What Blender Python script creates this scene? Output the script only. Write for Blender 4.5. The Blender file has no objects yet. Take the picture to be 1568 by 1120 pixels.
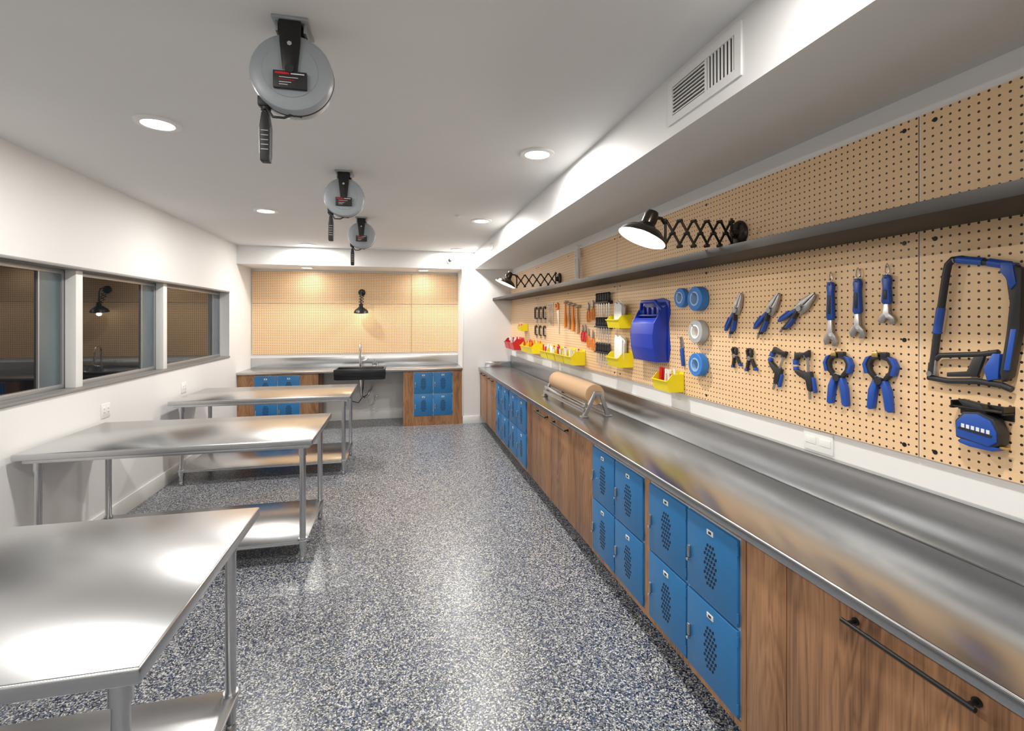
import bpy, bmesh, math, random
from mathutils import Vector, Matrix
random.seed(7)
scene = bpy.context.scene
COL = scene.collection

# ------------------------------------------------------------ materials
def newmat(name):
    m = bpy.data.materials.new(name); m.use_nodes = True
    nt = m.node_tree; b = nt.nodes.get("Principled BSDF")
    return m, nt, b
def mathn(nt, op, a, b=None, c=None):
    n = nt.nodes.new("ShaderNodeMath"); n.operation = op
    for i, v in enumerate((a, b, c)):
        if v is None: continue
        if isinstance(v, (int, float)): n.inputs[i].default_value = v
        else: nt.links.new(v, n.inputs[i])
    return n.outputs[0]
def plain(name, col, rough=0.5, metal=0.0, noise=0.06, scale=30, emit=0, coat=0, bump=0.0):
    m, nt, b = newmat(name)
    b.inputs["Roughness"].default_value = rough
    b.inputs["Metallic"].default_value = metal
    g = nt.nodes.new("ShaderNodeNewGeometry")
    n = nt.nodes.new("ShaderNodeTexNoise"); n.inputs["Scale"].default_value = scale
    n.inputs["Detail"].default_value = 3
    nt.links.new(g.outputs["Position"], n.inputs["Vector"])
    r = nt.nodes.new("ShaderNodeValToRGB")
    r.color_ramp.elements[0].color = tuple(max(0, c*(1-noise)) for c in col) + (1,)
    r.color_ramp.elements[1].color = tuple(min(1, c*(1+noise)) for c in col) + (1,)
    nt.links.new(n.outputs["Fac"], r.inputs["Fac"])
    nt.links.new(r.outputs["Color"], b.inputs["Base Color"])
    if emit:
        b.inputs["Emission Color"].default_value = tuple(col)+(1,)
        b.inputs["Emission Strength"].default_value = emit
    if coat: b.inputs["Coat Weight"].default_value = coat
    if bump:
        bp = nt.nodes.new("ShaderNodeBump"); bp.inputs["Strength"].default_value = bump
        bp.inputs["Distance"].default_value = 0.002
        nt.links.new(n.outputs["Fac"], bp.inputs["Height"]); nt.links.new(bp.outputs[0], b.inputs["Normal"])
    return m

def steel(name, sc, base=0.6, rough=0.27, var=.03, tangent=None):
    m, nt, b = newmat(name)
    b.inputs["Metallic"].default_value = 1
    g = nt.nodes.new("ShaderNodeNewGeometry")
    mp = nt.nodes.new("ShaderNodeMapping"); mp.inputs["Scale"].default_value = sc
    nt.links.new(g.outputs["Position"], mp.inputs["Vector"])
    n = nt.nodes.new("ShaderNodeTexNoise"); n.inputs["Scale"].default_value = 1; n.inputs["Detail"].default_value = 2
    nt.links.new(mp.outputs[0], n.inputs["Vector"])
    r = nt.nodes.new("ShaderNodeMapRange"); r.inputs[3].default_value = rough-0.01; r.inputs[4].default_value = rough+0.01
    nt.links.new(n.outputs["Fac"], r.inputs[0])
    nt.links.new(r.outputs[0], b.inputs["Roughness"])
    cr = nt.nodes.new("ShaderNodeValToRGB")
    lo, hi = base*(1-var), base*(1+var)
    cr.color_ramp.elements[0].color = (lo*.985, lo, lo*1.02, 1)
    cr.color_ramp.elements[1].color = (hi*.985, hi, hi*1.02, 1)
    nt.links.new(n.outputs["Fac"], cr.inputs["Fac"]); nt.links.new(cr.outputs[0], b.inputs["Base Color"])
    if tangent:
        b.inputs["Anisotropic"].default_value = .7
        cv = nt.nodes.new("ShaderNodeCombineXYZ")
        for i in range(3): cv.inputs[i].default_value = tangent[i]
        nt.links.new(cv.outputs[0], b.inputs["Tangent"])
    return m

def peg(name, axis):
    m, nt, b = newmat(name)
    b.inputs["Roughness"].default_value = 0.45
    g = nt.nodes.new("ShaderNodeNewGeometry"); sp = nt.nodes.new("ShaderNodeSeparateXYZ")
    nt.links.new(g.outputs["Position"], sp.inputs[0])
    p = 0.0285
    def cell(o):
        f = mathn(nt, 'FRACT', mathn(nt, 'DIVIDE', mathn(nt, 'ADD', o, 20.0), p))
        return mathn(nt, 'MULTIPLY', mathn(nt, 'SUBTRACT', f, 0.5), p)
    a = cell(sp.outputs[axis]); c = cell(sp.outputs["Z"])
    d = mathn(nt, 'SQRT', mathn(nt, 'ADD', mathn(nt, 'MULTIPLY', a, a), mathn(nt, 'MULTIPLY', c, c)))
    hole = mathn(nt, 'LESS_THAN', d, 0.0043 if axis == "Y" else .0062)
    n = nt.nodes.new("ShaderNodeTexNoise"); n.inputs["Scale"].default_value = 260
    nt.links.new(g.outputs["Position"], n.inputs["Vector"])
    r = nt.nodes.new("ShaderNodeValToRGB")
    r.color_ramp.elements[0].color = (.77, .51, .28, 1); r.color_ramp.elements[1].color = (.90, .63, .375, 1)
    nt.links.new(n.outputs["Fac"], r.inputs["Fac"])
    mx = nt.nodes.new("ShaderNodeMixRGB"); nt.links.new(hole, mx.inputs[0])
    nt.links.new(r.outputs[0], mx.inputs[1]); mx.inputs[2].default_value = (.035, .02, .012, 1)
    nt.links.new(mx.outputs[0], b.inputs["Base Color"])
    return m

def woodmat(name):
    m, nt, b = newmat(name)
    b.inputs["Roughness"].default_value = 0.42
    g = nt.nodes.new("ShaderNodeNewGeometry")
    mp = nt.nodes.new("ShaderNodeMapping"); mp.inputs["Scale"].default_value = (6, 6, .7)
    nt.links.new(g.outputs["Position"], mp.inputs["Vector"])
    n = nt.nodes.new("ShaderNodeTexNoise"); n.inputs["Scale"].default_value = 1; n.inputs["Detail"].default_value = 3
    n.inputs["Distortion"].default_value = .5
    nt.links.new(mp.outputs[0], n.inputs["Vector"])
    rings = mathn(nt, 'FRACT', mathn(nt, 'MULTIPLY', n.outputs["Fac"], 14.0))
    rings = mathn(nt, 'ABSOLUTE', mathn(nt, 'SUBTRACT', rings, .5))
    mp2 = nt.nodes.new("ShaderNodeMapping"); mp2.inputs["Scale"].default_value = (160, 160, 4)
    nt.links.new(g.outputs["Position"], mp2.inputs["Vector"])
    n2 = nt.nodes.new("ShaderNodeTexNoise"); n2.inputs["Scale"].default_value = 1; n2.inputs["Detail"].default_value = 5
    nt.links.new(mp2.outputs[0], n2.inputs["Vector"])
    mp3 = nt.nodes.new("ShaderNodeMapping"); mp3.inputs["Scale"].default_value = (5, 5, .3)
    nt.links.new(g.outputs["Position"], mp3.inputs["Vector"])
    n3 = nt.nodes.new("ShaderNodeTexNoise"); nt.links.new(mp3.outputs[0], n3.inputs["Vector"]); n3.inputs["Scale"].default_value = 1
    f = mathn(nt, 'MULTIPLY_ADD', rings, .45, mathn(nt, 'MULTIPLY', n2.outputs["Fac"], .55))
    f = mathn(nt, 'ADD', f, mathn(nt, 'MULTIPLY_ADD', n3.outputs["Fac"], 1.0, -.50))
    r = nt.nodes.new("ShaderNodeValToRGB"); cr = r.color_ramp
    cr.elements[0].position = .03; cr.elements[0].color = (.12, .052, .023, 1)
    cr.elements[1].position = .85; cr.elements[1].color = (.54, .30, .155, 1)
    e = cr.elements.new(.4); e.color = (.35, .175, .082, 1)
    nt.links.new(f, r.inputs["Fac"]); nt.links.new(r.outputs[0], b.inputs["Base Color"])
    return m

def floormat():
    m, nt, b = newmat("epoxy_flake_floor")
    g = nt.nodes.new("ShaderNodeNewGeometry")
    def ramp(src, stops):
        r = nt.nodes.new("ShaderNodeValToRGB"); cr = r.color_ramp; cr.interpolation = 'CONSTANT'
        cr.elements[0].position = stops[0][0]; cr.elements[0].color = stops[0][1]+(1,)
        cr.elements[1].position = stops[1][0]; cr.elements[1].color = stops[1][1]+(1,)
        for p, c in stops[2:]:
            e = cr.elements.new(p); e.color = c+(1,)
        nt.links.new(src, r.inputs["Fac"]); return r.outputs[0]
    v = nt.nodes.new("ShaderNodeTexVoronoi"); v.inputs["Scale"].default_value = 165
    nt.links.new(g.outputs["Position"], v.inputs["Vector"])
    s = nt.nodes.new("ShaderNodeSeparateColor"); nt.links.new(v.outputs["Color"], s.inputs[0])
    c1 = ramp(s.outputs[0], [(0, (.008, .010, .018)), (.25, (.015, .05, .17)), (.37, (.07, .085, .11)), (.50, (.19, .21, .23)), (.68, (.42, .43, .43)), (.84, (.76, .75, .70))])
    v2 = nt.nodes.new("ShaderNodeTexVoronoi"); v2.inputs["Scale"].default_value = 100
    nt.links.new(g.outputs["Position"], v2.inputs["Vector"])
    s2 = nt.nodes.new("ShaderNodeSeparateColor"); nt.links.new(v2.outputs["Color"], s2.inputs[0])
    c2 = ramp(s2.outputs[1], [(0, (.012, .018, .03)), (.35, (.15, .17, .19)), (.6, (.6, .6, .57)), (.8, (.02, .05, .18))])
    mx = nt.nodes.new("ShaderNodeMixRGB"); mx.inputs[0].default_value = .22
    nt.links.new(c1, mx.inputs[1]); nt.links.new(c2, mx.inputs[2])
    nt.links.new(mx.outputs[0], b.inputs["Base Color"])
    b.inputs["Roughness"].default_value = .3
    return m

WALL = plain("white_wall_paint", (.80, .797, .79), .55, noise=.015, scale=3)
CEIL = plain("ceiling_paint", (.76, .76, .755), .7, noise=.015, scale=3)
TRIM = plain("white_trim_paint", (.84, .835, .82), .35, noise=.01)
FLOOR = floormat()
WOOD = woodmat("walnut_laminate")
PEGR = peg("pegboard_hardboard_side", "Y"); PEGB = peg("pegboard_hardboard_back", "X")
STX = steel("brushed_steel_tables", (4, 350, 350), .58, .25, .035, (1, 0, 0))
STY = steel("brushed_steel_counter", (350, 4, 350), .50, .23, .03, (0, 1, 0))
STP = steel("polished_steel_legs", (60, 60, 3), .62, .25)
CHROME = plain("chrome", (.75, .75, .76), .15, 1, noise=.02)
TOOLST = plain("tool_steel", (.42, .42, .43), .32, .9, noise=.1)
BLK = plain("black_metal", (.012, .012, .013), .35, .2, noise=.1)
BLKP = plain("black_plastic", (.018, .018, .02), .5, noise=.1)
BRONZE = plain("dark_bronze", (.05, .04, .032), .25, .8, noise=.1)
SHELFM = plain("dark_shelf", (.020, .017, .015), .55, noise=.1)
LOCK = plain("locker_blue", (.026, .18, .43), .38, noise=.03)
LOCKD = plain("locker_hole_dark", (.004, .015, .045), .7)
LOCKE = plain("locker_edge", (.42, .55, .66), .4)
BLUE = plain("tool_blue", (.014, .075, .38), .4, noise=.05)
BLUEBIN = plain("bin_blue", (.01, .04, .40), .35, noise=.05)
TAPEB = plain("painters_tape_blue", (.03, .19, .58), .55, noise=.05)
TAPEC = plain("tape_core_label", (.30, .5, .8), .5, noise=.05)
TAPEG = plain("duct_tape_grey", (.38, .4, .42), .45, noise=.05)
YEL = plain("bin_yellow", (.88, .72, .01), .35, noise=.04)
RED = plain("bin_red", (.62, .012, .02), .35, noise=.04)
ORG = plain("handle_orange", (.85, .25, .02), .4)
WHT = plain("white_plastic", (.82, .82, .81), .4, noise=.02)
PAPER = plain("paper_white", (.86, .86, .84), .8, noise=.05, scale=60)
KRAFT = plain("kraft_paper", (.56, .36, .21), .7, noise=.06, scale=40)
ALU = plain("window_aluminium", (.42, .43, .44), .35, .7, noise=.04)
REFL = plain("window_sash_panel", (.13, .17, .19), .25, .3, noise=.3, scale=2)  # bluish grey painted as a reflection band on the glass
GREYP = plain("reel_grey_plastic", (.33, .36, .39), .38, noise=.03)
SILLM = plain("sill_grey", (.22, .215, .21), .4, noise=.05)
VENTD = plain("vent_dark", (.05, .05, .05), .7)
HWOOD = plain("handle_wood", (.55, .3, .12), .5, noise=.15, scale=80)
BRASS = plain("brass", (.7, .5, .18), .3, .9)
GLOW = plain("downlight_lens", (1, .95, .86), .5, noise=0, emit=9)
BULB = plain("lamp_bulb", (1, .9, .72), .5, noise=0, emit=14)
SINKM = plain("black_sink", (.01, .01, .012), .25, noise=.1)
m, nt, b = newmat("night_window_glass")
b.inputs["Base Color"].default_value = (.006, .008, .010, 1); b.inputs["Roughness"].default_value = .02
b.inputs["IOR"].default_value = 1.6
n = nt.nodes.new("ShaderNodeTexNoise"); n.inputs["Scale"].default_value = .8
bp = nt.nodes.new("ShaderNodeBump"); bp.inputs["Strength"].default_value = .02
nt.links.new(n.outputs["Fac"], bp.inputs["Height"]); nt.links.new(bp.outputs[0], b.inputs["Normal"])
GLASS = m

# ------------------------------------------------------------ mesh builder
class B:
    def __init__(s, name, M=None):
        s.n = name; s.bm = bmesh.new(); s.mats = []; s.M = M or Matrix.Identity(4)
    def mi(s, m):
        if m not in s.mats: s.mats.append(m)
        return s.mats.index(m)
    def add(s, verts, faces, mat):
        vs = [s.bm.verts.new(s.M @ Vector(v)) for v in verts]
        i = s.mi(mat)
        for f in faces:
            try:
                fc = s.bm.faces.new([vs[k] for k in f]); fc.material_index = i; fc.smooth = True
            except ValueError: pass
    def box(s, a, b, mat, bev=0.0, seg=2):
        x0, x1 = sorted((a[0], b[0])); y0, y1 = sorted((a[1], b[1])); z0, z1 = sorted((a[2], b[2]))
        V = [(x0,y0,z0),(x1,y0,z0),(x1,y1,z0),(x0,y1,z0),(x0,y0,z1),(x1,y0,z1),(x1,y1,z1),(x0,y1,z1)]
        F = [(0,3,2,1),(4,5,6,7),(0,1,5,4),(1,2,6,5),(2,3,7,6),(3,0,4,7)]
        if bev <= 0: s.add(V, F, mat); return
        t = bmesh.new(); tv = [t.verts.new(v) for v in V]
        for f in F: t.faces.new([tv[k] for k in f])
        bmesh.ops.bevel(t, geom=list(t.edges), offset=min(bev, .49*min(x1-x0, y1-y0, z1-z0)), segments=seg, profile=.5, affect='EDGES')
        t.verts.index_update()
        s.add([v.co.copy() for v in t.verts], [[v.index for v in f.verts] for f in t.faces], mat); t.free()
    def rings(s, rs, mat, closed=False, cap=True):
        n = len(rs[0]); V = [p for r in rs for p in r]; F = []
        m = len(rs)
        for i in range(m if closed else m-1):
            j = (i+1) % m
            for k in range(n):
                F.append((i*n+k, i*n+(k+1) % n, j*n+(k+1) % n, j*n+k))
        if cap and not closed:
            F.append(tuple(range(n))[::-1]); F.append(tuple((m-1)*n+k for k in range(n)))
        s.add(V, F, mat)
    def cyl(s, p0, p1, r0, mat, r1=None, seg=20):
        r1 = r0 if r1 is None else r1
        p0 = Vector(p0); p1 = Vector(p1); d = (p1-p0).normalized()
        a = d.orthogonal().normalized(); c = d.cross(a)
        R = lambda p, r: [p + (a*math.cos(2*math.pi*k/seg)+c*math.sin(2*math.pi*k/seg))*r for k in range(seg)]
        s.rings([R(p0, r0), R(p1, r1)], mat)
    def lathe(s, prof, o, ax, mat, seg=32, cap=True):
        o = Vector(o); d = Vector(ax).normalized(); a = d.orthogonal().normalized(); c = d.cross(a)
        s.rings([[o + d*h + (a*math.cos(2*math.pi*k/seg)+c*math.sin(2*math.pi*k/seg))*max(r, 1e-4) for k in range(seg)] for r, h in prof], mat, cap=cap)
    def tube(s, pts, r, mat, seg=10, closed=False):
        P = [Vector(p) for p in pts]; n = len(P); rs = []; a = None
        for i, p in enumerate(P):
            if closed: d = (P[(i+1) % n]-P[i-1]).normalized()
            else: d = (P[min(i+1, n-1)]-P[max(i-1, 0)]).normalized()
            if a is None: a = d.orthogonal().normalized()
            a = (a - d*a.dot(d)).normalized(); c = d.cross(a)
            rr = r[i] if isinstance(r, (list, tuple)) else r
            rs.append([p+(a*math.cos(2*math.pi*k/seg)+c*math.sin(2*math.pi*k/seg))*rr for k in range(seg)])
        s.rings(rs, mat, closed=closed)
    def prism(s, poly, z0, z1, mat, bev=0.0):
        """polygon in local xy extruded in local z"""
        n = len(poly)
        V = [(x, y, z0) for x, y in poly]+[(x, y, z1) for x, y in poly]
        F = [tuple(range(n))[::-1], tuple(range(n, 2*n))]+[(i, (i+1) % n, n+(i+1) % n, n+i) for i in range(n)]
        if not bev: s.add(V, F, mat); return
        t = bmesh.new(); tv = [t.verts.new(v) for v in V]
        for f in F: t.faces.new([tv[k] for k in f])
        bmesh.ops.recalc_face_normals(t, faces=t.faces)
        bmesh.ops.bevel(t, geom=list(t.edges), offset=bev, segments=2, profile=.5, affect='EDGES')
        t.verts.index_update()
        s.add([v.co.copy() for v in t.verts], [[v.index for v in f.verts] for f in t.faces], mat); t.free()
    def done(s):
        bmesh.ops.recalc_face_normals(s.bm, faces=s.bm.faces)
        xs = [v.co for v in s.bm.verts]
        lo = Vector([min(v[i] for v in xs) for i in range(3)]); hi = Vector([max(v[i] for v in xs) for i in range(3)])
        o = Vector(((lo.x+hi.x)/2, (lo.y+hi.y)/2, lo.z))
        for v in s.bm.verts: v.co -= o
        me = bpy.data.meshes.new(s.n); s.bm.to_mesh(me); s.bm.free()
        for mt in s.mats: me.materials.append(mt)
        me.set_sharp_from_angle(angle=math.radians(35))
        ob = bpy.data.objects.new(s.n, me); ob.location = o; COL.objects.link(ob); return ob

def light(name, loc, power, size, col, parent=None, kind='AREA', spread=None):
    l = bpy.data.lights.new(name, kind); l.energy = power; l.color = col
    if kind == 'AREA':
        l.shape = 'DISK'; l.size = size
        if spread: l.spread = math.radians(spread)
    else: l.shadow_soft_size = size
    o = bpy.data.objects.new(name, l); COL.objects.link(o); o.location = loc
    if parent:
        o.parent = parent; o.matrix_parent_inverse = Matrix.Translation(parent.location).inverted()
    return o

# ------------------------------------------------------------ dimensions
XL, XR = -2.45, 1.90
YN, YH, YB = -3.0, 8.20, 8.95
ZC, ZS = 2.92, 2.635
SX = 1.24
PX = 1.88       # pegboard face on the right wall
WX, AX = PX, 1.04

def FR(y, z, rot=0, x=PX):    # frame on right wall : x right(towards viewer end), y up, z out
    M = Matrix(((0, 0, -1, x), (-1, 0, 0, y), (0, 1, 0, z), (0, 0, 0, 1)))
    return M @ Matrix.Rotation(math.radians(rot), 4, 'Z')
def FB(x, y, z, rot=0):        # frame facing -Y
    M = Matrix(((1, 0, 0, x), (0, 0, -1, y), (0, 1, 0, z), (0, 0, 0, 1)))
    return M @ Matrix.Rotation(math.radians(rot), 4, 'Z')

# ------------------------------------------------------------ shell
o = B("floor"); o.box((XL-.2, YN-.1, -.1), (XR+.1, YB+.1, 0), FLOOR); o.done()
o = B("ceiling"); o.box((XL-.2, YN-.1, ZC), (XR+.1, YB+.1, ZC+.1), CEIL); o.done()
o = B("wall_right"); o.box((XR, YN-.1, 0), (XR+.1, YB+.1, ZC), WALL); o.done()
o = B("wall_back"); o.box((XL-.2, YB, 0), (XR, YB+.1, ZC), WALL); o.done()
o = B("wall_front"); o.box((XL-.2, YN-.1, 0), (XR, YN, ZC), WALL); o.done()
o = B("wall_alcove_right"); o.box((AX, YH, 0), (XR, YB, ZC), WALL); o.done()
o = B("ceiling_soffit"); o.box((SX, YN, ZS), (XR, YH, ZC), WALL); o.done()
o = B("ceiling_header"); o.box((XL, YH, 2.635), (AX, YB, ZC), WALL); o.done()
WZ0, WZ1, WY0, WY1 = 1.215, 2.19, -1.5, 7.88
o = B("wall_left")
o.box((XL-.2, YN, 0), (XL, YB, WZ0), WALL); o.box((XL-.2, YN, WZ1), (XL, YB, ZC), WALL)
o.box((XL-.2, YN, WZ0), (XL, WY0, WZ1), WALL); o.box((XL-.2, WY1, WZ0), (XL, YB, WZ1), WALL)
o.done()
o = B("trim_1")
o.box((XL-.19, WY0, WZ0), (XL+.012, WY1, WZ0+.022), SILLM, .003)
o.box((XL-.19, WY0, WZ1-.022), (XL+.006, WY1, WZ1), SILLM, .003); o.done()
posts = [-1.5, .05, 1.53, 3.0, 4.50, 5.95, 7.88]
for i, (a, c) in enumerate(zip(posts[:-1], posts[1:])):
    o = B("window_%d" % (i+1)); z0, z1 = WZ0+.022, WZ1-.022
    a2 = a+.085 if i else a
    if i: o.box((XL-.12, a, z0), (XL-.045, a+.085, z1), TRIM, .003)
    xg = XL-.121
    o.box((xg-.04, a2, z0), (xg, c, z0+.035), ALU, .003); o.box((xg-.04, a2, z1-.035), (xg, c, z1), ALU, .003)
    o.box((xg-.039, a2, z0+.03), (xg-.001, a2+.03, z1-.03), ALU); o.box((xg-.039, c-.03, z0+.03), (xg-.001, c, z1-.03), ALU)
    o.box((xg-.03, a2+.02, z0+.02), (xg-.02, c-.02, z1-.02), GLASS)
    # added strip and edge, coloured to imitate the jamb reflected in the pane
    o.box((xg-.02, c-.26, z0+.034), (xg-.014, c-.03, z1-.034), REFL)
    o.box((xg-.02, c-.275, z0+.034), (xg-.008, c-.26, z1-.034), ALU)
    o.done()
o = B("baseboard_left"); o.box((XL, YN, 0), (XL+.018, YH, .15), TRIM, .004); o.done()
o = B("baseboard_back"); o.box((-1.25, YB-.018, 0), (.04, YB, .13), TRIM, .004); o.done()
o = B("baseboard_end"); o.box((AX, YH-.016, 0), (1.33, YH, .13), TRIM, .004); o.done()
o = B("trim_2"); o.box((AX-.012, YH-.01, .13), (AX+.012, YH, 2.635), TRIM, .003); o.done()

# ------------------------------------------------------------ pegboards
o = B("wall_pegboard_right")
for a, c in [(-1.15, 1.403), (1.412, 3.965), (3.972, 6.53), (6.537, 8.195)]:
    o.box((PX, a, 1.268), (XR, c, 2.535), PEGR)
    o.box((PX+.004, c+.0005, 1.268), (XR, c+.0065, 2.535), TRIM)
    for y in (a+.05, (a+c)/2, c-.05):
        for z in (1.30, 1.70, 2.07, 2.50): o.cyl((PX-.0012, y, z), (PX+.002, y, z), .0085, BLK, seg=12)
o.done()
o = B("wall_pegboard_back")
for a, c in [(-2.43, .197), (.203, 1.035)]:
    for z0, z1 in [(1.18, 2.047), (2.053, 2.60)]:
        o.box((a, YB-.02, z0), (c, YB, z1), PEGB)
o.done()

# long dark shelf
o = B("wall_shelf")
o.box((1.566, -1.5, 2.105), (PX, YH-.002, 2.13), SHELFM, .002)
o.box((1.558, -1.5, 2.100), (1.5655, YH-.002, 2.142), SHELFM, .002)
o.done()

# ------------------------------------------------------------ lockers
def locker_doors(o, x0, x1, z0, z1):
    """local frame: x right, y up, z out. 2x2 doors"""
    o.box((x0, z0, -.3), (x1, z1, -.004), LOCKE)
    w = (x1-x0)/2; h = (z1-z0)/2
    for i in range(2):
        for j in range(2):
            a, c = x0+i*w+.007, x0+(i+1)*w-.007
            d, e = z0+j*h+.007, z0+(j+1)*h-.007
            o.box((a, d, -.006), (c, e, .012), LOCK, .003)
            cx, cy = (a+c)/2, (d+e)/2-.012
            for r in range(9):
                nc = 5 if r % 2 == 0 else 4
                for k in range(nc):
                    px = cx+(k-(nc-1)/2)*.019; py = cy+(r-4)*.021
                    if abs(r-4) > 3 and k in (0, nc-1): continue
                    o.prism([(px-.0065, py-.009), (px+.0065, py-.004), (px+.0065, py+.009), (px-.0065, py+.004)], .011, .0126, LOCKD)
            o.box((cx-.022, e-.055, .011), (cx+.022, e-.032, .0145), WHT, .001)
            o.box((cx-.01, e-.049, .014), (cx+.01, e-.038, .0148), BLKP)
            o.box((a+.012, cy-.03, .011), (a+.03, cy+.025, .022), TOOLST, .003)
            o.cyl((a+.021, cy-.04, .012), (a+.021, cy-.04, .028), .007, CHROME, seg=12)
            for q in (d+.04, e-.04): o.cyl((c+.002, q-.02, .010), (c+.002, q+.02, .010), .004, LOCK, seg=8)

CFX = 1.335; CT = .916
def plinth(o, w):
    o.box((0.001, 0, -.5), (w-.001, .13, -.13), BLKP)
def locker_cab(ya, yb):   # ya far (left in view), yb near
    w = ya-yb-.002
    M = Matrix(((0, 0, -1, CFX), (-1, 0, 0, ya-.001), (0, 1, 0, 0), (0, 0, 0, 1)))
    o = B("locker_cabinet", M); t = .028
    plinth(o, w)
    o.box((0, .13, -.5), (t, CT, 0), WOOD); o.box((w-t, .13, -.5), (w, CT, 0), WOOD)
    o.box((t, .13, -.5), (w-t, .158, 0), WOOD); o.box((t, .895, -.5), (w-t, CT, 0), WOOD)
    locker_doors(o, t+.001, w-t-.001, .16, .893)
    return o.done()
def bar_handle(o, x0, x1, y, zf):
    o.cyl((x0, y, zf+.035), (x1, y, zf+.035), .0065, BLK, seg=14)
    for x in (x0+.018, x1-.018):
        o.cyl((x, y, zf), (x, y, zf+.035), .0055, BLK, seg=12); o.cyl((x, y, zf), (x, y, zf+.006), .011, BLK, seg=14)
def wood_cab(ya, yb, doors, handles):
    w = ya-yb-.002
    M = Matrix(((0, 0, -1, CFX), (-1, 0, 0, ya-.001), (0, 1, 0, 0), (0, 0, 0, 1)))
    o = B("base_cabinet", M); plinth(o, w)
    o.box((0, .13, -.5), (w, CT, -.019), WOOD)
    for (a, c) in doors:
        o.box((ya-a+.002, .135, -.019), (ya-c-.002, CT-.006, 0), WOOD, .0015)
    for (a, c) in handles: bar_handle(o, ya-a, ya-c, .872, 0)
    return o.done()
wood_cab(8.18, 6.76, [(8.18, 7.47), (7.47, 6.76)], [(8.0, 7.65), (7.3, 6.93)])
locker_cab(6.76, 5.89); locker_cab(5.89, 5.02)
wood_cab(5.02, 3.235, [(5.02, 4.78), (4.78, 4.18), (4.18, 3.55), (3.55, 3.235)], [(4.62, 4.27), (4.10, 3.72)])
locker_cab(3.235, 2.438); locker_cab(2.438, 1.655)
wood_cab(1.655, -1.6, [(1.655, 1.45), (1.45, .60), (.60, -.25), (-.25, -1.6)], [(1.20, .85), (.35, 0)])

# steel countertop right
o = B("steel_countertop")
o.box((1.305, -1.6, .918), (1.866, 8.182, .96), STY, .007, 3)
o.done()
o = B("steel_backsplash")
o.box((1.868, -1.6, .918), (1.899, 8.182, 1.155), STY, .005)
o.done()
o = B("trim_3")
o.box((1.42, 8.162, .961), (1.866, 8.182, 1.05), STY, .003)
o.done()

# ------------------------------------------------------------ back alcove counter
def back_cab(x0, x1, l0, l1):
    M = FB(0, YH+.02, 0)
    o = B("locker_cabinet", M)
    o.box((x0, .0, -.6), (l0-.001, CT, 0), WOOD); o.box((l1+.001, .0, -.6), (x1, CT, 0), WOOD)
    o.box((l0, .0, -.6), (l1, .155, 0), WOOD); o.box((l0, .893, -.6), (l1, CT, 0), WOOD)
    o.box((x0, .0, -.006), (x1, .055, .004), WOOD)
    locker_doors(o, l0, l1, .157, .891)
    return o.done()
back_cab(-2.445, -1.27, -2.21, -1.54)
back_cab(.05, 1.035, .22, .87)
o = B("sink_counter")
y0 = YH-.02
o.box((XL+.002, y0, .918), (-1.036, 8.92, .955), STX, .005); o.box((-.234, y0, .918), (AX-.003, 8.92, .955), STX, .005)
o.box((-1.036, 8.63, .918), (-.234, 8.92, .955), STX)
o.done()
o = B("trim_4"); o.box((XL+.002, 8.921, .918), (AX-.003, YB-.001, 1.12), STX, .004); o.done()
o = B("utility_sink")
x0, x1, ya, yb = -1.032, -.238, 8.15, 8.627
o.box((x0, ya, .855), (x1, ya+.03, .968), SINKM, .008); o.box((x0, yb-.03, .80), (x1, yb, .968), SINKM, .008)
o.box((x0, ya+.02, .80), (x0+.03, yb, .968), SINKM, .008); o.box((x1-.03, ya+.02, .80), (x1, yb, .968), SINKM, .008)
o.box((x0+.02, ya+.06, .79), (x1-.02, yb, .815), SINKM, .006)
o.box((x0+.02, ya+.02, .80), (x1-.02, ya+.06, .90), SINKM, .006)
o.cyl((-.63, 8.4, .80), (-.63, 8.4, .72), .035, CHROME)
o.tube([(-.63, 8.4, .73), (-.63, 8.4, .55), (-.62, 8.43, .49), (-.58, 8.48, .47), (-.52, 8.5, .50), (-.50, 8.52, .56), (-.48, 8.6, .58), (-.48, YB-.01, .58)], .02, CHROME)
o.tube([(-.85, YB-.01, .42), (-.85, 8.8, .42), (-.80, 8.75, .36), (-.70, 8.75, .33), (-.64, 8.76, .42), (-.62, 8.8, .70), (-.62, 8.80, .9)], .008, BLKP)
o.tube([(-.40, YB-.01, .42), (-.40, 8.82, .42), (-.44, 8.8, .30), (-.54, 8.79, .27), (-.60, 8.8, .45), (-.66, 8.82, .9)], .008, CHROME)
for x in (-.85, -.40): o.cyl((x, YB-.03, .42), (x, YB-.10, .42), .018, CHROME)
o.done()
o = B("kitchen_faucet")
Z0 = .956
o.cyl((-.665, 8.75, Z0), (-.665, 8.75, .99), .03, CHROME); o.cyl((-.665, 8.75, .99), (-.665, 8.75, 1.12), .02, CHROME)
arc = [(-.665, 8.75, 1.1), (-.665, 8.75, 1.28)]+[(-.665, 8.75-.085+.085*math.cos(a), 1.28+.085*math.sin(a)) for a in [math.pi*k/8 for k in range(1, 9)]]+[(-.665, 8.58, 1.2)]
o.tube(arc, .013, CHROME, 12); o.cyl((-.665, 8.58, 1.22), (-.665, 8.58, 1.12), .018, CHROME)
o.tube([(-.665, 8.75, 1.05), (-.58, 8.75, 1.07), (-.54, 8.75, 1.10)], .009, CHROME)
for x in (-.46, -.40): o.cyl((x, 8.78, Z0), (x, 8.78, 1.03), .016, CHROME)
o.tube([(-.43, 8.78, 1.02), (-.43, 8.76, 1.09), (-.43, 8.7, 1.09)], .008, CHROME)
o.box((-.48, 8.765, Z0), (-.38, 8.795, .975), CHROME, .005)
o.done()

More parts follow.
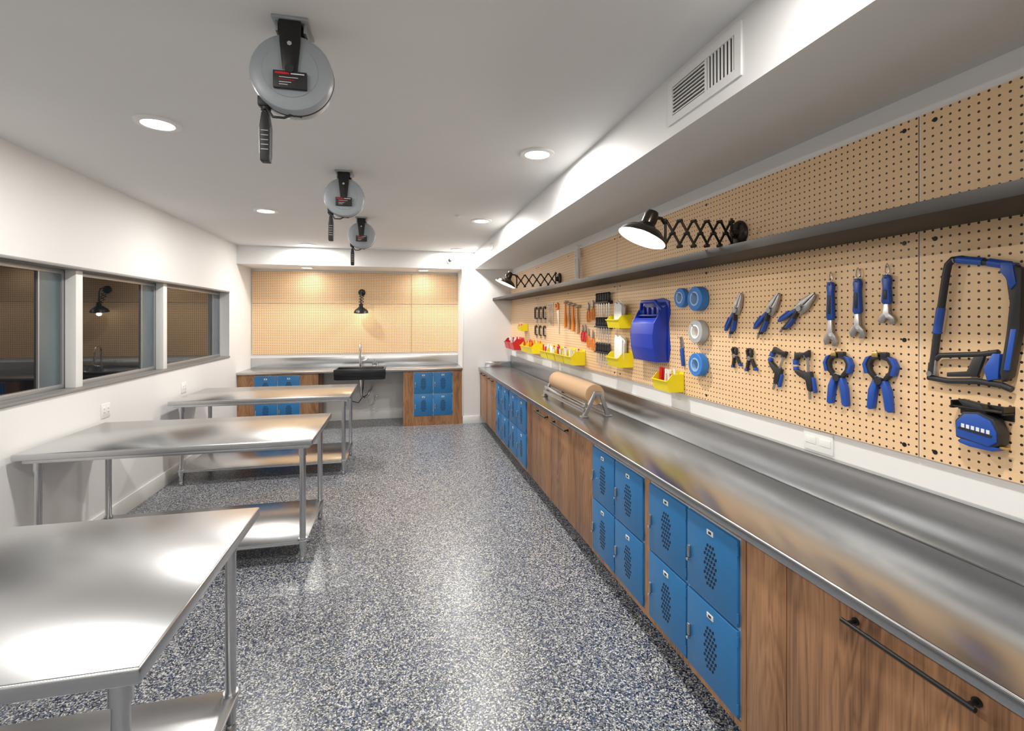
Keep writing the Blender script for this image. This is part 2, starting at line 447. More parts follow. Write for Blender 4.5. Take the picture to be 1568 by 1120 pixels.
# ------------------------------------------------------------ steel work tables
def table(x0, x1, y0, y1, H=.913):
    o = B("steel_work_table")
    t = .045
    o.box((x0, y0, H-t), (x1, y1, H), STX, .007, 3)
    for yy in (y0+.09, (y0+y1)/2, y1-.09):
        o.box((x0+.03, yy-.04, H-.075), (x1-.03, yy+.04, H-t+.001), STP, .003)
    lx = (x0+.10, x1-.08); ly = (y0+.08, y1-.14)
    sz = .165
    o.box((lx[0]-.02, ly[0]-.02, sz-.03), (lx[1]+.02, ly[1]+.02, sz-.014), STX, .006)
    o.box((lx[0]-.03, ly[0]-.03, sz-.013), (lx[1]+.03, ly[1]+.03, sz), STX, .004)
    for x in lx:
        for y in ly:
            o.cyl((x, y, .05), (x, y, H-t), .0215, STP, seg=24)
            o.cyl((x, y, H-.13), (x, y, H-t), .028, STP, seg=24)
            o.cyl((x, y, sz-.055), (x, y, sz+.012), .029, STP, seg=24)
            o.lathe([(.014, .0), (.022, .006), (.022, .03), (.017, .04), (.0215, .055)], (x, y, 0), (0, 0, 1), STP, 20)
    return o.done()
table(-2.42, -.63, 1.38, 2.44)
table(-2.42, -.615, 3.72, 4.73)
table(-2.38, -.55, 5.76, 6.78)

# ------------------------------------------------------------ paper roll cutter
o = B("paper_roll_dispenser")
cx, zc0 = 1.62, .9605
o.lathe([(.02, 0), (.02, -.004), (.085, -.004), (.088, .0), (.088, 1.02), (.085, 1.024), (.02, 1.024), (.02, 1.02)], (cx, 3.86, 1.135), (0, 1, 0), KRAFT, 40)
o.cyl((cx, 3.79, 1.135), (cx, 4.94, 1.135), .018, TOOLST)
for y in (3.80, 4.93):
    M0 = o.M
    o.M = FB(cx, y, zc0)
    o.prism([(-.14, 0), (-.105, 0), (-.02, .175), (.02, .175), (.075, 0), (.11, 0), (.035, .21), (-.035, .21)], -.016, .016, TOOLST, .003)
    o.box((-.15, 0, -.03), (-.09, .012, .03), TOOLST, .002); o.box((.06, 0, -.03), (.12, .012, .03), TOOLST, .002)
    o.M = M0
o.box((cx-.135, 3.80, 1.0), (cx-.115, 4.93, 1.03), TOOLST, .003)
o.box((cx-.12, 3.80, 1.045), (cx-.108, 4.93, 1.075), CHROME, .002)
o.box((cx+.075, 3.80, .975), (cx+.09, 4.93, .99), TOOLST, .002)
o.done()

# ------------------------------------------------------------ wall tools
def hook(o, x, y, L=.03):
    o.tube([(x, y, 0), (x, y, L), (x, y+.012, L+.004)], .0022, TOOLST, 8)

def bin_(y, z, w, h, d, mat, stuff=None, name="storage_bin"):
    """z= bottom of the bin"""
    o = B(name, FR(y, z, 0, PX-.0015))
    t = .004
    o.box((-w/2, 0, 0), (w/2, h*1.12, t), mat, .001)
    o.box((-w/2+.006, 0, 0), (w/2-.006, t, d*.86), mat)
    for s in (-1, 1):
        M0 = o.M.copy()
        o.M = M0 @ Matrix(((0, 0, 1, s*(w/2-.003)), (0, 1, 0, 0), (1, 0, 0, 0), (0, 0, 0, 1)))
        o.prism([(0, 0), (d*.86, 0), (d, h*.62), (d*.7, h), (0, h)], -t/2, t/2, mat)
        o.M = M0
    M0 = o.M.copy()
    o.M = M0 @ Matrix(((0, 0, 1, 0), (0, 1, 0, 0), (1, 0, 0, 0), (0, 0, 0, 1)))
    o.prism([(d*.86, 0), (d*.86-t, 0), (d-t, h*.62), (d+.006, h*.64), (d+.006, h*.58), (d, h*.58)], -w/2+.003, w/2-.003, mat)
    o.prism([(d, h*.58), (d+.008, h*.60), (d+.008, h*.66), (d, h*.66)], -w/2-.004, w/2+.004, mat)
    o.M = M0
    if stuff == 'paper':
        for k in range(7):
            cxk = (-.3+.1*k)*w; q = .014+d*.095*k; hw = w*random.uniform(.26, .34)
            top = h*random.uniform(1.85, 2.3)
            cxk = max(-w*.16, min(w*.16, cxk))
            o.prism([(cxk-hw, h*.2), (cxk+hw, h*.2), (cxk+hw*random.uniform(.9, 1.15), top*.86), (cxk+hw*.5, top*random.uniform(.95, 1.03)), (cxk-hw*.1, top*.92), (cxk-hw*.7, top), (cxk-hw*random.uniform(.9, 1.15), top*.84)], q, q+.008, PAPER, .002)
    elif stuff:
        for k in range(14):
            x = random.uniform(-w/2+.02, w/2-.02); q = random.uniform(.02, d*.8)
            o.cyl((x, h*.3, q), (x+random.uniform(-.02, .02), h*random.uniform(.9, 1.3), q), random.uniform(.006, .013), random.choice([stuff, WHT, RED, stuff]), seg=8)
    o.box((-w/4, h*1.05, -.0), (w/4, h*1.12, .006), mat)
    return o.done()
bin_(3.80, 1.705, .23, .11, .13, YEL, 'paper')
bin_(3.78, 1.380, .23, .12, .14, YEL, 'paper')
bin_(3.03, 1.285, .20, .12, .13, YEL, WHT)
bin_(7.15, 1.60, .22, .10, .12, YEL, ORG)
for y in (7.75, 7.42): bin_(y, 1.30, .30, .17, .18, RED, WHT)
for y in (6.75, 6.42): bin_(y, 1.31, .28, .14, .16, YEL, ORG)
for y in (5.75, 5.45, 5.15, 4.86): bin_(y, 1.30, .27, .14, .16, YEL, WHT)

# blue wall caddy
o = B("blue_tool_caddy", FR(3.29, 1.47))
o.prism([(-.19, 0), (.17, 0), (.19, .10), (.17, .28), (.19, .36), (.18, .44), (.10, .465), (-.15, .45), (-.19, .40)], 0, .012, BLUEBIN, .002)
o.box((-.18, .0, 0), (.17, .012, .10), BLUEBIN, .003)
M0 = o.M.copy()
o.M = M0 @ Matrix(((0, 0, 1, 0), (0, 1, 0, 0), (1, 0, 0, 0), (0, 0, 0, 1)))
o.prism([(.085, 0), (.10, .0), (.125, .10), (.13, .20), (.12, .28), (.09, .32), (.085, .31), (.105, .27), (.118, .2), (.112, .10)], -.175, .165, BLUEBIN, .002)
for s in (-.175, .157):
    o.prism([(0, 0), (.10, 0), (.125, .10), (.13, .20), (.12, .28), (.06, .38), (.0, .42)], s, s+.010, BLUEBIN, .002)
o.M = M0
o.box((-.16, .33, .01), (.15, .345, .07), BLUEBIN, .003)
o.tube([(-.14, .30, .016), (-.15, .38, .05), (-.10, .44, .07), (.10, .44, .07), (.15, .38, .05), (.14, .36, .016)], .014, BLUEBIN)
for k in range(4): o.box((-.14+k*.075, .345, .03), (-.11+k*.075, .40, .05), BLUEBIN, .003)
o.done()

# tape rolls
def roll(y, z, r, t, mat, name="tape_roll"):
    o = B(name, FR(y, z))
    ri = r*.52
    o.lathe([(ri, .004), (r-.003, .004), (r, .007), (r, .001+t), (r-.003, .004+t), (ri, .004+t), (ri, .004)], (0, 0, 0), (0, 0, 1), mat, 48, cap=False)
    o.lathe([(ri-.004, .003), (ri+.006, .003), (ri+.006, .0055+t), (ri-.004, .0055+t), (ri-.004, .003)], (0, 0, 0), (0, 0, 1), TAPEC if mat is TAPEB else WHT, 40, cap=False)
    o.tube([(0, ri-.006, 0), (0, ri-.006, t+.02), (0, ri+.008, t+.026)], .003, TOOLST, 8)
    o.done()
roll(2.93, 1.925, .065, .035, TAPEB); roll(2.73, 1.91, .077, .055, TAPEB); roll(2.73, 1.70, .074, .05, TAPEG); roll(2.73, 1.49, .073, .05, TAPEB)
o = B("utility_scraper", FR(2.95, 1.60, 10)); hook(o, 0, .055)
o.prism([(-.02, -.02), (.02, -.02), (.012, .06), (-.012, .06)], .004, .008, TOOLST); o.prism([(-.012, -.14), (.012, -.14), (.012, -.02), (-.012, -.02)], .002, .02, BLUE, .003); o.done()

def pliers(y, z, rot, name="locking_pliers"):
    o = B(name, FR(y, z, rot)); hook(o, 0, .01)
    M0 = o.M.copy(); o.M = M0 @ Matrix.Scale(1.2, 4)
    o.prism([(-.012, -.02), (-.024, -.06), (-.032, -.12), (-.022, -.125), (-.008, -.07), (.002, -.02)], .006, .024, BLUE, .003)
    o.prism([(.002, -.01), (.016, -.04), (.022, -.12), (.010, -.125), (.004, -.06), (-.006, -.02)], .006, .024, BLKP, .003)
    o.prism([(-.026, -.05), (-.034, -.105), (-.028, -.11), (-.018, -.05)], .004, .026, BLUE, .002)
    o.prism([(.018, -.05), (.026, -.10), (.018, -.11), (.012, -.05)], .004, .026, BLUE, .002)
    o.prism([(-.020, -.03), (-.024, .02), (-.012, .07), (-.001, .085), (-.001, .02), (.012, -.02), (0, -.035)], .006, .018, TOOLST, .002)
    o.prism([(.022, -.02), (.026, .02), (.014, .065), (.002, .085), (.002, .02), (-.004, -.01)], .006, .018, TOOLST, .002)
    o.cyl((0, -.005, .004), (0, -.005, .024), .012, TOOLST, seg=16)
    o.cyl((.006, -.125, .014), (.012, -.145, .014), .006, TOOLST, seg=10)
    o.M = M0
    o.done()
pliers(2.39, 1.835, -24); pliers(2.13, 1.83, -36); pliers(1.935, 1.835, -52)

def wrench(y, ztop, L):
    o = B("adjustable_wrench", FR(y, ztop))
    hook(o, 0, -.012, .03)
    o.prism([(-.010, 0), (.010, 0), (.017, -.02), (.013, -.05), (.018, -L*.55), (.010, -L*.6), (-.010, -L*.6), (-.018, -L*.55), (-.013, -.05), (-.017, -.02)], .004, .022, BLUE, .004)
    o.box((-.007, -L*.5, .02), (.007, -.06, .024), BLKP, .002)
    o.prism([(-.010, -L*.58), (.010, -L*.58), (.013, -L*.78), (.030, -L*.85), (.036, -L*.93), (.026, -L*1.0), (.012, -L*1.0), (.016, -L*.91), (-.002, -L*.88), (-.012, -L*.97), (-.026, -L*.99), (-.034, -L*.91), (-.026, -L*.83), (-.013, -L*.78)], .006, .020, TOOLST, .002)
    o.cyl((-.008, -L*.82, .005), (.008, -L*.82, .022), .008, CHROME, seg=12)
    o.tube([(0, .0, .012), (.008, .012, .012), (.006, .035, .012), (0, .045, .012), (-.006, .035, .012), (-.008, .012, .012)], .002, TOOLST, 8, closed=True)
    o.done()
wrench(1.775, 1.945, .285); wrench(1.645, 1.95, .25); wrench(1.52, 1.955, .195)

def small_clamp(y, z, s, rot=0):
    o = B("spring_clamp", FR(y, z, rot)); hook(o, 0, .0)
    for m in (-1, 1):
        o.prism([(m*.0*s, .0), (m*.16*s, -.04*s), (m*.34*s, -.5*s), (m*.22*s, -.56*s), (m*.06*s, -.12*s)], .004, .018, BLKP, .002)
        o.prism([(m*.0, 0), (m*.14*s, .05*s), (m*.20*s, .36*s), (m*.05*s, .46*s), (m*.02*s, .38*s), (m*.10*s, .30*s), (m*.06*s, .12*s)], .004, .018, BLKP, .002)
        o.box((m*.22*s, -.55*s, .003), (m*.36*s, -.42*s, .019), BLUE, .002)
    o.cyl((0, 0, .002), (0, 0, .022), .10*s, TOOLST, seg=16)
    o.done()
small_clamp(2.405, 1.57, .115, 12); small_clamp(2.285, 1.565, .125, 8)

def bar_clamp(y, z, L, rot):
    o = B("bar_clamp", FR(y, z, rot)); hook(o, 0, L*.30)
    o.box((-.006, -L*.62, .010), (.006, L*.45, .015), TOOLST)
    o.prism([(-.014, L*.42), (.014, L*.48), (.012, L*.32), (-.05, L*.30), (-.065, L*.22), (-.075, L*.24), (-.070, L*.42)], .004, .022, BLKP, .003)
    o.prism([(-.016, -L*.02), (.020, 0), (.024, -L*.35), (.010, -L*.45), (-.004, -L*.42), (-.012, -L*.2), (-.055, -L*.10), (-.075, -L*.02), (-.065, L*.04)], .004, .024, BLKP, .003)
    o.box((-.082, L*.14, .004), (-.060, L*.27, .022), BLUE, .003); o.box((-.082, -L*.0, .004), (-.060, L*.10, .022), BLUE, .003)
    o.prism([(.010, -L*.10), (.032, -L*.14), (.040, -L*.45), (.028, -L*.48)], .006, .020, BLUE, .002)
    o.done()
bar_clamp(2.07, 1.535, .20, -22); bar_clamp(1.895, 1.535, .21, 4)

def spring_clamp(y, z):
    o = B("spring_clamp", FR(y, z)); hook(o, 0, .10, .03)
    M0 = o.M.copy(); o.M = M0 @ Matrix.Diagonal((1.12, 1.0, 1.0, 1.0))
    for m in (-1, 1):
        pts = [(m*.004, .095), (m*.040, .085), (m*.055, .055), (m*.048, .02), (m*.02, -.012), (m*.010, -.002), (m*.032, .028), (m*.036, .052), (m*.026, .070), (m*.004, .076)]
        o.prism(pts, .004, .022, BLKP, .003)
        o.prism([(m*.030, .088), (m*.050, .080), (m*.063, .05), (m*.054, .012), (m*.040, .015), (m*.050, .05), (m*.042, .070)], .003, .026, BLUE, .002)
        o.prism([(m*.004, -.01), (m*.024, -.008), (m*.040, -.05), (m*.046, -.125), (m*.036, -.132), (m*.022, -.125), (m*.014, -.06)], .003, .026, BLUE, .004)
        o.box((m*.004, .082, .004), (m*.028, .104, .024), BRASS if m < 0 else BLKP, .003)
    o.cyl((0, -.012, .002), (0, -.012, .030), .014, BLKP, seg=18)
    o.tube([(-.02, .0, .016), (0, .01, .03), (.02, .0, .016)], .003, TOOLST, 8)
    o.M = M0
    o.done()
spring_clamp(1.735, 1.535); spring_clamp(1.545, 1.545)

# hacksaw
o = B("hacksaw", FR(1.235, 1.77)); hook(o, -.04, .206, .03)
o.tube([(-.112, -.185, .022), (-.098, -.06, .022), (-.066, .17, .022), (-.060, .20, .022), (-.045, .215, .022), (-.02, .215, .022), (.10, .182, .022), (.135, .165, .022)], .0115, BLKP, 12)
o.tube([(-.030, .214, .022), (.045, .198, .022)], .0135, BLUE, 12)
o.tube([(.06, .194, .022), (.115, .178, .022)], .0135, BLUE, 12)
o.tube([(-.096, -.04, .022), (-.083, .05, .022)], .0132, BLUE, 12)
o.prism([(.118, .185), (.152, .165), (.150, .06), (.146, -.02), (.122, -.17), (.100, -.19), (.095, -.16), (.112, -.03), (.120, .06), (.112, .13)], .008, .036, BLKP, .005)
o.prism([(.100, .19), (.130, .185), (.140, .12), (.125, .10), (.112, .14), (.098, .16)], .006, .040, BLUE, .003)
o.prism([(.126, -.02), (.140, -.02), (.122, -.15), (.108, -.15)], .005, .040, BLUE, .002)
o.tube([(-.118, -.185, .022), (-.115, -.15, .022), (-.085, -.118, .022), (.04, -.105, .022), (.085, -.095, .022)], .009, BLKP, 12)
o.tube([(-.124, -.20, .022), (-.06, -.205, .022), (.03, -.195, .022), (.095, -.20, .022), (.12, -.21, .022)], .010, BLKP, 12)
o.prism([(-.06, -.19), (.03, -.18), (.05, -.11), (.02, -.115), (.0, -.165), (-.06, -.175)], .016, .030, BLKP, .002)
o.box((-.118, -.19, .019), (-.095, -.13, .03), TOOLST, .002)
o.prism([(.06, -.19), (.09, -.18), (.095, -.10), (.075, -.10), (.05, -.15)], .014, .034, BLUE, .003)
o.cyl((-.115, -.185, .005), (-.115, -.185, .035), .009, TOOLST, seg=12)
o.done()

# tape measure in holder
o = B("tape_measure", FR(1.195, 1.43) @ Matrix.Scale(.88, 4))
o.box((-.085, .03, 0), (.085, .080, .006), BLK, .002); o.box((-.085, .060, 0), (.085, .066, .055), BLK, .002)
for s in (-.085, .079): o.prism([(s, .055), (s+.006, .055), (s+.006, .085), (s, .085)], 0, .055, BLK)
o.prism([(-.066, -.055), (.050, -.072), (.075, -.052), (.077, -.01), (.058, .038), (.01, .056), (-.040, .048), (-.068, .01)], .008, .060, BLKP, .007)
o.prism([(-.060, -.048), (.046, -.064), (.068, -.045), (.068, -.01), (.050, .030), (.01, .048), (-.034, .040), (-.060, .008)], .056, .066, BLUE, .004)
o.prism([(-.052, -.018), (.054, -.030), (.058, -.022), (-.048, -.010)], .0655, .068, BLKP)
for k in range(6): o.prism([(-.040+.016*k, -.010-.0015*k), (-.030+.016*k, -.011-.0015*k), (-.030+.016*k, .003-.0015*k), (-.040+.016*k, .004-.0015*k)], .0655, .068, WHT)
o.prism([(-.055, -.072), (-.02, -.080), (.055, -.080), (.07, -.064), (-.05, -.055)], .01, .060, BLUE, .003)
o.box((.068, -.066, .025), (.088, -.058, .05), BRASS, .001)
o.prism([(-.03, .052), (.03, .052), (.01, .082), (-.065, .092), (-.06, .080)], .015, .050, BLKP, .004)
o.done()

# screwdriver racks
for z in (1.95, 1.72, 1.48):
    o = B("screwdriver_rack", FR(4.22, z))
    o.box((-.16, -.02, 0), (.16, -.005, .05), BLKP, .003); o.box((-.16, -.03, 0), (.16, .0, .006), BLKP)
    for k in range(6):
        x = -.135+k*.054
        o.lathe([(.009, 0), (.016, .01), (.016, .03), (.013, .05), (.017, .075), (.010, .088)], (x, -.01, .028), (0, 1, 0), BLKP, 12)
        o.cyl((x, -.01, .028), (x, -.12-.02*(k % 3), .028), .0055, CHROME, seg=8)
    o.done()
def snips(y, z, mat, L=.2, rot=0):
    o = B("hand_pliers", FR(y, z, rot)); hook(o, 0, .0)
    for m in (-1, 1):
        o.tube([(0, 0, .012), (m*.022, -.03, .012), (m*.030, -.08, .012), (m*.018, -L*.65, .012)], [.006, .008, .009, .007], mat, 8)
        o.prism([(0, -.01), (m*.016, .0), (m*.012, .04), (m*.002, L*.35)], .006, .018, TOOLST, .001)
    o.cyl((0, 0, .004), (0, 0, .02), .010, TOOLST, seg=12); o.done()
for y, z in ((4.62, 1.88), (4.50, 1.90), (4.62, 1.62), (4.50, 1.60)): snips(y, z, ORG, .2)
for y in (4.78, 4.70): snips(y, 1.66, RED, .18)
def hammer(y, z, L, mat):
    o = B("claw_hammer", FR(y, z)); hook(o, .012, -.005); hook(o, -.012, -.005)
    o.lathe([(.010, 0), (.011, -.1), (.016, -L*.7), (.015, -L), (.008, -L-.008)], (0, 0, .018), (0, 1, 0), mat, 12)
    o.tube([(-.05, -.012, .018), (-.03, .008, .018), (0, .012, .018), (.03, .010, .018), (.052, .010, .018)], [.004, .009, .013, .010, .014], TOOLST, 10); o.done()
for i, y in enumerate((5.30, 5.17, 5.04, 4.90)): hammer(y, 1.97-.02*i, .28, HWOOD if i % 2 else ORG)
def wrenchset(y, z, L):
    o = B("combination_wrench", FR(y, z)); hook(o, 0, 0)
    o.box((-.007, -L, .004), (.007, 0, .010), CHROME, .002)
    o.lathe([(.008, .003), (.016, .003), (.016, .013), (.008, .013), (.008, .003)], (0, .008, 0), (0, 0, 1), CHROME, 16, cap=False)
    o.prism([(-.007, -L), (-.018, -L-.012), (-.014, -L-.035), (-.006, -L-.02), (.006, -L-.02), (.014, -L-.035), (.018, -L-.012), (.007, -L)], .003, .012, CHROME, .001); o.done()
for k in range(4): wrenchset(5.99-.06*k, 1.96, .2+.012*k)
def gclamp(y, z, s):
    o = B("g_clamp", FR(y, z)); hook(o, 0, s*.5-.008)
    o.tube([(s*.3, s*.35, .015), (s*.2, s*.5, .015), (-s*.25, s*.5, .015), (-s*.32, s*.3, .015), (-s*.32, -s*.3, .015), (-s*.25, -s*.45, .015), (s*.3, -s*.45, .015)], .010, BLK, 8)
    o.cyl((s*.22, -s*.8, .015), (s*.22, s*.1, .015), .006, TOOLST, seg=10); o.cyl((s*.08, -s*.75, .015), (s*.36, -s*.75, .015), .004, TOOLST, seg=8); o.done()
for y in (6.55, 6.35, 6.15):
    gclamp(y, 1.86, .16); gclamp(y, 1.62, .13)
o = B("hand_saw", FR(5.60, 1.80, -80)); hook(o, -.13, 0)
o.prism([(-.10, -.04), (.20, -.015), (.20, .012), (-.10, .045)], .004, .006, CHROME)
o.prism([(-.18, -.05), (-.10, -.055), (-.09, .05), (-.16, .055), (-.18, .03), (-.15, .02), (-.125, .02), (-.125, -.02), (-.16, -.02)], .002, .022, ORG, .002); o.done()

# ------------------------------------------------------------ rope hanging above shelf
o = B("cotton_rope_bundle", FR(4.83, 2.40)); hook(o, 0, .16, .05)
for k in range(4):
    w = .018+.007*k
    pts = [(w*math.sin(a)*(1+.25*math.sin(2*a+k)), -.02+.18*math.cos(a)-.01*k, .03+.01*k) for a in [2*math.pi*j/28 for j in range(28)]]
    o.tube(pts, .0075, PAPER, 8, closed=True)
o.tube([(.035*math.cos(a), .02+a*.006, .045+.03*math.sin(a)) for a in [j*.5 for j in range(38)]], .007, PAPER, 8)
o.tube([(.01, -.10, .04), (.035, -.16, .05), (.04, -.24, .05)], .007, PAPER, 8)
o.done()

# ------------------------------------------------------------ scissor lamps
def scissor_lamp(ym, zm=2.265, on=6):
    L = Vector((1.30, ym-.19, zm-.055)); W = Vector((PX-.05, ym, zm))
    o = B("scissor_wall_lamp")
    o.lathe([(.02, .0), (.072, .0), (.075, .008), (.066, .018), (.03, .026), (.022, .05), (.012, .056)], (PX, ym, zm), (-1, 0, 0), BRONZE, 32)
    N = 5; d = (L-W)/N; up = Vector((0, 0, 1)); H = .066; side = d.cross(up).normalized()*.008
    for i in range(N):
        a = W+d*i; c = W+d*(i+1)
        o.tube([a+up*H+side, c-up*H+side], .007, BRONZE, 8); o.tube([a-up*H-side, c+up*H-side], .007, BRONZE, 8)
        m = (a+c)/2; o.cyl(m+side*1.8, m-side*1.8, .009, BRONZE, seg=10)
        for s in (-1, 1): o.cyl(a+up*H*s+side*1.8, a+up*H*s-side*1.8, .009, BRONZE, seg=10)
    o.tube([W+up*(H+.02), W-up*(H+.02)], .008, BRONZE, 10); o.tube([L+up*(H+.01), L-up*(H+.01)], .008, BRONZE, 10)
    S = L+Vector((-.125, -.02, .0)); ax = Vector((.40, -.04, .9)).normalized()
    o.tube([L+up*.05, L+Vector((-.02, 0, .075)), S+ax*.085], .009, BRONZE, 10)
    o.lathe([(.012, .115), (.028, .11), (.036, .09), (.036, .045), (.050, .028), (.085, .012), (.112, -.014), (.122, -.034), (.120, -.034), (.111, -.016), (.084, .009), (.04, .02), (.001, .022)], S, ax, BRONZE, 40)
    o.lathe([(.1195, -.0345), (.110, -.017), (.083, .0075), (.04, .018), (.001, .019)], S, ax, WHT, 40, cap=False)
    o.lathe([(.001, -.040), (.022, -.034), (.034, -.016), (.028, .0), (.015, .015)], S, ax, BULB, 20)
    ob = o.done()
    light("lamp_light", S-ax*.07, on, .03, (1, .86, .65), ob, 'POINT')
scissor_lamp(2.386); scissor_lamp(5.56)

o = B("gooseneck_wall_lamp", FB(-.655, YB-.02, 2.25))
o.lathe([(.02, 0), (.06, 0), (.06, .012), (.02, .03)], (0, 0, 0), (0, 0, 1), BLK, 28)
o.tube([(0, 0, .02), (0, 0, .07), (.0, .02, .12), (0, .0, .19), (0, -.06, .22), (0, -.16, .22), (0, -.26, .22)], .010, BLK, 10)
for k in range(4): o.tube([(-.04, -.02-.05*k, .06+.04*k), (.04, -.07-.05*k, .06+.04*k)], .006, BLK, 8); o.tube([(.04, -.02-.05*k, .06+.04*k), (-.04, -.07-.05*k, .06+.04*k)], .006, BLK, 8)
o.lathe([(.012, .06), (.03, .05), (.035, .0), (.06, -.02), (.11, -.06), (.125, -.10), (.12, -.10), (.10, -.06), (.03, -.02)], (0, -.26, .22), (0, 1, .15), BLK, 36)
o.lathe([(.001, -.10), (.025, -.09), (.03, -.06), (.015, -.03)], (0, -.26, .22), (0, 1, .15), BULB, 18)
ob = o.done()
light("lamp_light", (-.655, YB-.24, 1.86), 1.5, .03, (1, .86, .65), ob, 'POINT')

# ------------------------------------------------------------ ceiling cable reels
def reel(x, y):
    o = B("ceiling_cord_reel", FB(x, y, 2.72))
    o.box((-.065, .188, -.075), (.065, .1995, .075), GREYP, .002)
    o.box((-.055, .15, -.055), (-.045, .19, .055), TOOLST, .001); o.box((.045, .15, -.055), (.055, .19, .055), TOOLST, .001)
    for sx in (-.03, .03): o.cyl((sx, .17, .04), (sx, .192, .04), .009, CHROME, seg=6)
    o.lathe([(.02, -.055), (.125, -.055), (.143, -.048), (.149, -.036), (.149, -.006), (.140, -.004), (.140, .004), (.149, .006), (.149, .036), (.143, .048), (.128, .054), (.10, .056), (.098, .059), (.02, .060)], (0, 0, 0), (0, 0, 1), GREYP, 56)
    o.lathe([(.141, -.003), (.150, -.003), (.150, .003), (.141, .003)], (0, 0, 0), (0, 0, 1), BLKP, 56, cap=False)
    for z0, z1 in ((.058, .072), (-.070, -.055)):
        o.prism([(-.040, .185), (.040, .185), (.036, .10), (.026, .0), (.014, -.02), (-.014, -.02), (-.026, .0), (-.036, .10)], z0, z1, BLK, .003)
    o.box((-.039, .175, -.069), (.039, .186, .071), BLK, .002)
    o.cyl((0, .0, .06), (0, .0, .080), .016, BLKP)
    o.cyl((0, .095, .07), (0, .095, .078), .009, CHROME, seg=6)
    o.box((-.058, -.072, .058), (.060, -.008, .0745), BLKP, .002)
    o.box((-.050, -.022, .074), (.000, -.014, .0755), RED); o.box((.004, -.020, .074), (.052, -.016, .0755), WHT)
    for k in range(4): o.box((-.036, -.034-.009*k, .074), (.03-.012*k, -.032-.009*k, .0755), RED if k == 1 else WHT)
    o.box((-.125, -.125, -.025), (-.085, -.085, .025), BLKP, .006)
    o.tube([(-.10, -.115, 0), (-.095, -.13, .01), (-.07, -.165, .02), (-.03, -.165, .02), (.0, -.145, .01), (.03, -.148, 0)], .005, BLKP, 8)
    o.cyl((-.10, -.10, .0), (-.10, -.135, 0), .022, BLKP, r1=.018)
    o.tube([(-.10, -.13, 0), (-.10, -.16, 0)], .008, BLKP)
    o.prism([(-.112, -.145), (-.088, -.145), (-.080, -.20), (-.081, -.31), (-.083, -.335), (-.117, -.335), (-.119, -.31), (-.120, -.20)], -.02, .02, BLKP, .005)
    for k in range(5): o.box((-.113, -.22-.018*k, .017), (-.087, -.217-.018*k, .0212), TOOLST)
    return o.done()
reel(-.404, 2.03); reel(-.42, 3.96); reel(-.42, 5.70)

# ------------------------------------------------------------ downlights
def downlight(x, y, z, p):
    o = B("recessed_downlight")
    o.lathe([(.080, -.002), (.085, -.012), (.115, -.010), (.120, -.0005), (.080, -.0005)], (x, y, z), (0, 0, 1), TRIM, 40, cap=False)
    o.lathe([(.001, -.004), (.082, -.004), (.082, -.001), (.001, -.001)], (x, y, z), (0, 0, 1), GLOW, 40)
    ob = o.done()
    light("downlight_lamp", (x, y, z-.016), p, .15, (1, .965, .915), ob)
for y in (-1.5, .85, 3.2, 5.52, 7.88):
    for x in (-1.37, .92): downlight(x, y, ZC, 29 if (x < 0 or y > 1.5) else 23)
downlight(-1.5, 8.55, 2.635, 6); downlight(.40, 8.55, 2.635, 6)

for x, y in ((.62, 5.3), (-.35, 6.3)):
    o = B("fire_sprinkler"); o.lathe([(.001, -.022), (.02, -.02), (.022, -.012), (.035, -.008), (.045, 0), (.001, 0)], (x, y, ZC-.0005), (0, 0, 1), WHT, 24); o.done()
o = B("security_camera", FB(.82, YH, 2.77))
o.lathe([(.001, 0), (.05, 0), (.055, .02), (.045, .04), (.03, .045)], (0, 0, 0), (0, 0, 1), WHT, 28)
o.lathe([(.032, .04), (.032, .05), (.02, .068), (.001, .074)], (0, 0, 0), (0, 0, 1), BLK, 24); o.done()

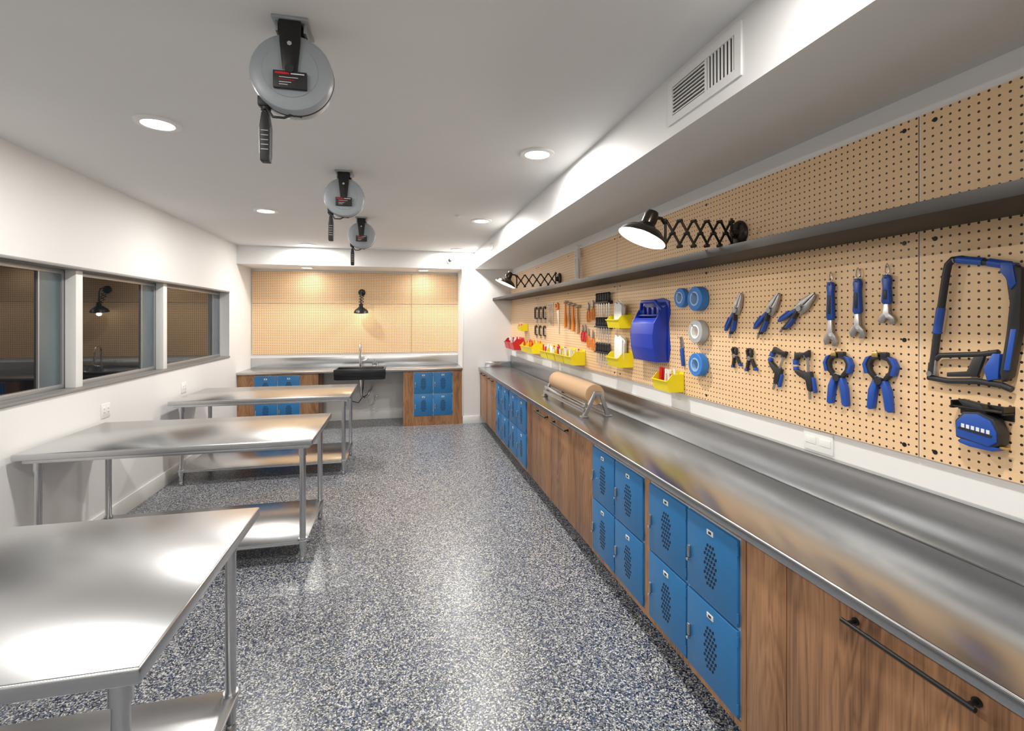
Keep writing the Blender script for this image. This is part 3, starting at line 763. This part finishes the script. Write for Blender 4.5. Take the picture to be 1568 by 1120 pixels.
# vents on soffit
def vent(y0, y1, z0, z1, split=True):
    o = B("air_vent_grille", FR((y0+y1)/2, (z0+z1)/2, 0, SX)); w = (y1-y0)/2; h = (z1-z0)/2; f = min(.045, h*.35)
    T = .008
    o.box((-w, -h, 0), (w, -h+f, T), TRIM); o.box((-w, h-f, 0), (w, h, T), TRIM)
    o.box((-w, -h+f, 0), (-w+f, h-f, T), TRIM); o.box((w-f, -h+f, 0), (w, h-f, T), TRIM)
    o.box((-w+f, -h+f, 0), (w-f, h-f, .001), VENTD)
    xs = w*.12 if split else w-f
    n = 8
    for k in range(n):
        yy = -h+f+(k+.5)*(2*(h-f))/n
        o.box((-w+f+.001, yy-.0028, .0015), (xs-.001, yy+.0028, T-.001), TRIM)
    if split:
        o.box((xs, -h+f+.001, .0015), (xs+.012, h-f-.001, T-.0005), TRIM)
        m = 8
        for k in range(m):
            xx = xs+.012+(k+.5)*(w-f-xs-.012)/m
            o.box((xx-.0028, -h+f+.001, .0015), (xx+.0028, h-f-.001, T-.001), TRIM)
    o.done()
vent(1.556, 2.056, 2.688, 2.893); vent(6.5, 6.8, 2.74, 2.86, False)

# outlets
def outlet(name, M):
    o = B(name, M); o.box((-.062, -.06, 0), (.062, .06, .006), WHT, .002)
    for s in (-.027, .027):
        o.box((s-.017, -.034, .005), (s+.017, .034, .009), TRIM, .002)
        for t in (-.015, .015):
            o.box((s-.008, t-.005, .008), (s-.005, t+.005, .0095), BLKP); o.box((s+.005, t-.005, .008), (s+.008, t+.005, .0095), BLKP)
    o.done()
ML = lambda y, z: Matrix(((0, 0, 1, XL), (1, 0, 0, y), (0, 1, 0, z), (0, 0, 0, 1)))
outlet("wall_outlet", ML(4.80, 1.0)); outlet("wall_outlet", ML(6.33, .985))
o = B("wall_outlet", FR(1.87, 1.211, 0, XR)); o.box((-.08, -.048, 0), (.08, .048, .006), WHT, .002)
for s in (-.04, .04): o.box((s-.03, -.017, .005), (s+.03, .017, .009), TRIM, .002)
o.done()

# ------------------------------------------------------------ world, camera
w = bpy.data.worlds.new("World"); scene.world = w; w.use_nodes = True
w.node_tree.nodes["Background"].inputs[0].default_value = (.03, .04, .06, 1)
w.node_tree.nodes["Background"].inputs[1].default_value = .3
cam = bpy.data.cameras.new("Camera"); co = bpy.data.objects.new("Camera", cam); COL.objects.link(co)
co.location = (0, 0, 1.78); co.rotation_euler = (math.radians(90), 0, math.radians(-13.05))
cam.sensor_width = 36; cam.lens = 16.99; cam.shift_y = -.0453; cam.clip_start = .02
scene.camera = co
scene.view_settings.view_transform = 'Standard'
scene.view_settings.exposure = 0.0
